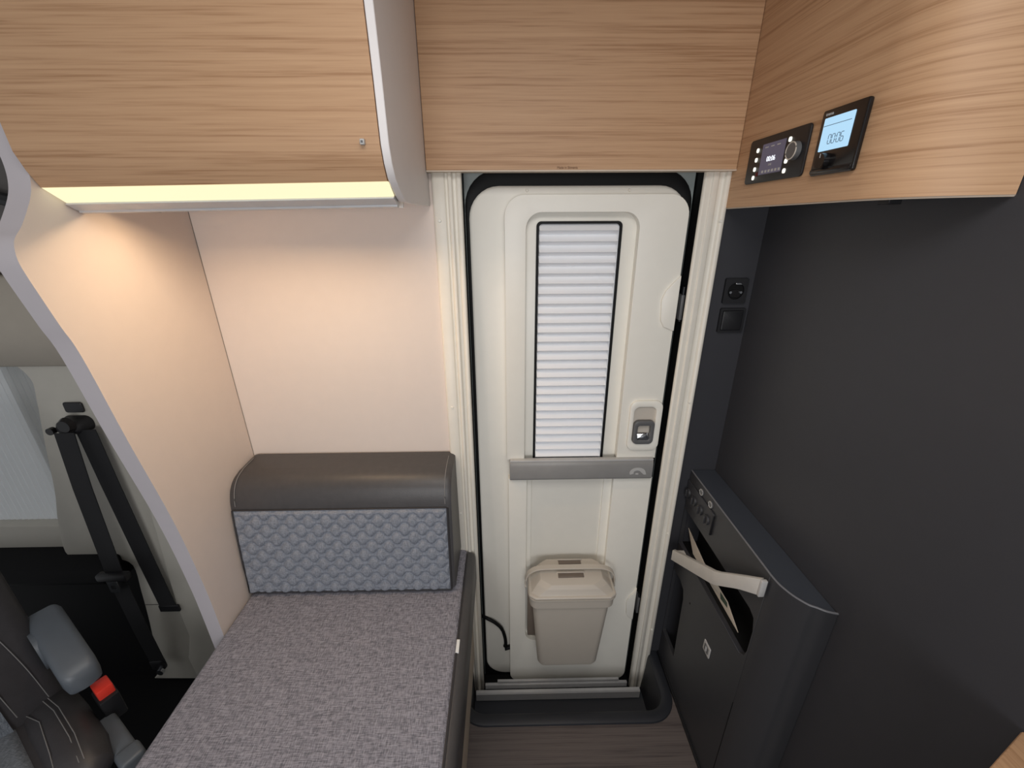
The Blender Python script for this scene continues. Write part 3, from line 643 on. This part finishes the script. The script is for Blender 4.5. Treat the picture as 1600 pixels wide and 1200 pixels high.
# seat belt
sb = thing('seat_belt', (-1.17, -.05, .2), 'black cab seat belt hanging from the pillar with its buckle tongue', 'seat belt')
ob('guide', loft([rl(-1.215, -1.135, 1.150, 1.195, .02, 'Y', -.016), rl(-1.21, -1.14, 1.152, 1.19, .018, 'Y', -.045), rl(-1.20, -1.15, 1.158, 1.185, .012, 'Y', -.055)]), 'black', sb)
ob('guide_bolt', cyl((-1.165, -.055, 1.185), 'Y', .022, -.012, 18, .016), 'gloss', sb)
ob('guide_pin', cyl((-1.213, -.05, 1.168), 'Y', .010, -.012, 14), 'gloss', sb)
ob('front_strap', ribbon([(-1.175, -.062, 1.165), (-1.178, -.075, 1.0), (-1.182, -.09, .70), (-1.20, -.075, .45), (-1.225, -.05, .25)], (.048, .004, 0), .0025), 'belt', sb)
ob('rear_strap', ribbon([(-1.135, -.045, 1.165), (-1.132, -.045, 1.0), (-1.125, -.043, .70), (-1.118, -.042, .515)], (.05, .003, 0), .0025), 'belt', sb)
ob('lower_slot', prism(rr(-1.15, -1.085, .488, .515, .003), 'Y', -.036, -.044, .002, 1), 'black', sb)
tg = ob('tongue', box(-1.225, -1.135, -.108, -.085, .688, .712, .005, 2), 'black', sb)
ob('tongue_plate', plate(rr(-1.205, -1.175, .640, .690, .004), [rr(-1.197, -1.183, .655, .668, .002)], 'Y', -.098, -.101), 'chrome', tg)
ob('anchor', box(-1.25, -1.205, -.058, -.04, .225, .27, .006, 2), 'black', sb); ob('anchor_bolt', cyl((-1.215, -.058, .228), 'Y', .012, -.01, 12), 'chrome', sb)

# swivelled cab seat
P0 = Vector((-1.10, -.365, 0)); u = Vector((.852, -.523, 0)); v = Vector((-.523, -.852, 0))
RM = Matrix((u, v, Vector((0, 0, 1)))).transposed().to_4x4(); RM.translation = P0
def sbm(bm): bm.transform(RM); return bm
cst = thing('cab_seat', tuple(P0+v*.25+u*.1+Vector((0, 0, .1))), 'black leather swivel cab seat with grey fabric inserts and raised grey armrest', 'seat')
def tri(u0, u1, v0, v1, z0, z1, r, seg=4): return sbm(box(u0, u1, v0, v1, z0, z1, r, seg))
ob('cushion', tri(-.04, .30, .0, .50, .45, .635, .045, 5), 'leather_c', cst)
ob('side_bolster', sbm(loft([[(uu, .03+.05*math.cos(a)*s, .613+.045*math.sin(a)*s) for a in [2*math.pi*i/16 for i in range(16)]] for uu, s in ((-.03, .5), (.0, .9), (.1, 1), (.22, 1), (.28, .8), (.30, .3))])), 'leather_c', cst)
ob('seat_insert', tri(-.03, .302, .078, .42, .50, .643, .02, 3), 'cabfab', cst)
bkp = [(-.05, .56), (.035, .58), (.05, .63), (.04, .75), (.015, .92), (-.02, 1.10), (-.05, 1.25), (-.09, 1.28), (-.16, 1.25), (-.15, 1.0), (-.13, .6)]
bks = [(q_.y, q_.z) for q_ in spline([(0, a, b) for a, b in bkp], 3)]
def ksec(vv, s): return [(-.05+(a+.05)*s, vv, .9+(b-.9)*(.6+.4*s)) for a, b in bks]
ob('backrest', sbm(loft([ksec(-.012, .55), ksec(-.002, .85), ksec(.02, 1), ksec(.48, 1), ksec(.50, .85), ksec(.51, .55)])), 'leather_c', cst)
ob('backrest_insert', sbm(loft([[(a+.008, vv, b) for a, b in ((.035, .60), (.05, .64), (.04, .75), (.015, .92), (-.02, 1.1), (-.05, 1.0), (-.05, .7))] for vv in (.085, .41)])), 'cabfab', cst)
for vv in (.022, .072):
    ob('stitching', sbm(tube(spline([(a+.003, vv+.06*((b-.66)/.44)**1.6, b) for a, b in ((.046, .66), (.0405, .75), (.0285, .83), (.0145, .92), (-.002, 1.01), (-.0205, 1.10))], 4), .0009, 6)), 'thread', cst)
for vv in (.018, .026):
    ob('stitching', sbm(tube([(.02, vv+.01, .657), (.10, vv, .660), (.20, vv, .659), (.27, vv+.006, .650)], .0009, 6)), 'thread', cst)
ob('stitching', sbm(tube([(.03, .066, .645), (.10, .05, .656), (.2, .058, .652), (.29, .07, .632)], .0009, 6)), 'thread', cst)
arm = sbm(loft([[(uu, vv, zz) for vv, zz in rr(-.06, .0, zc-.05, zc, .016, 4)] for uu, zc in ((-.02, .835), (.16, .762))]))
ab = nb()
arm = loft([[(-.025+uo, q0, z0+q1) for q0, q1 in rr(-.062+s, -.0-s, -.06+s, 0-s, .014, 4)] for uo, z0, s in ((0, .842, .012), (.008, .842, .003), (.02, .838, 0), (.165, .776, 0), (.182, .768, .003), (.19, .764, .012))])
a_ = ob('armrest', sbm(arm), 'arm', cst); tag(a_, 'grey raised armrest')
ob('armrest_pivot', sbm(cyl((.02, .004, .77), 'Y', .05, -.03, 20)), 'arm', cst)
ob('side_cover', tri(.16, .30, -.046, -.008, .53, .612, .010, 3), 'arm', cst)
ob('side_cover_cap', tri(.285, .33, -.050, -.006, .52, .620, .009, 3), 'arm', cst)
bkl = ob('buckle', tri(.115, .17, -.066, -.030, .585, .655, .004, 2), 'black', cst)
ob('release_button', tri(.120, .160, -.064, -.034, .652, .680, .003, 2), 'red', bkl)
ob('pedestal', tri(-.02, .28, .05, .45, .10, .45, .02, 2), 'black', cst)
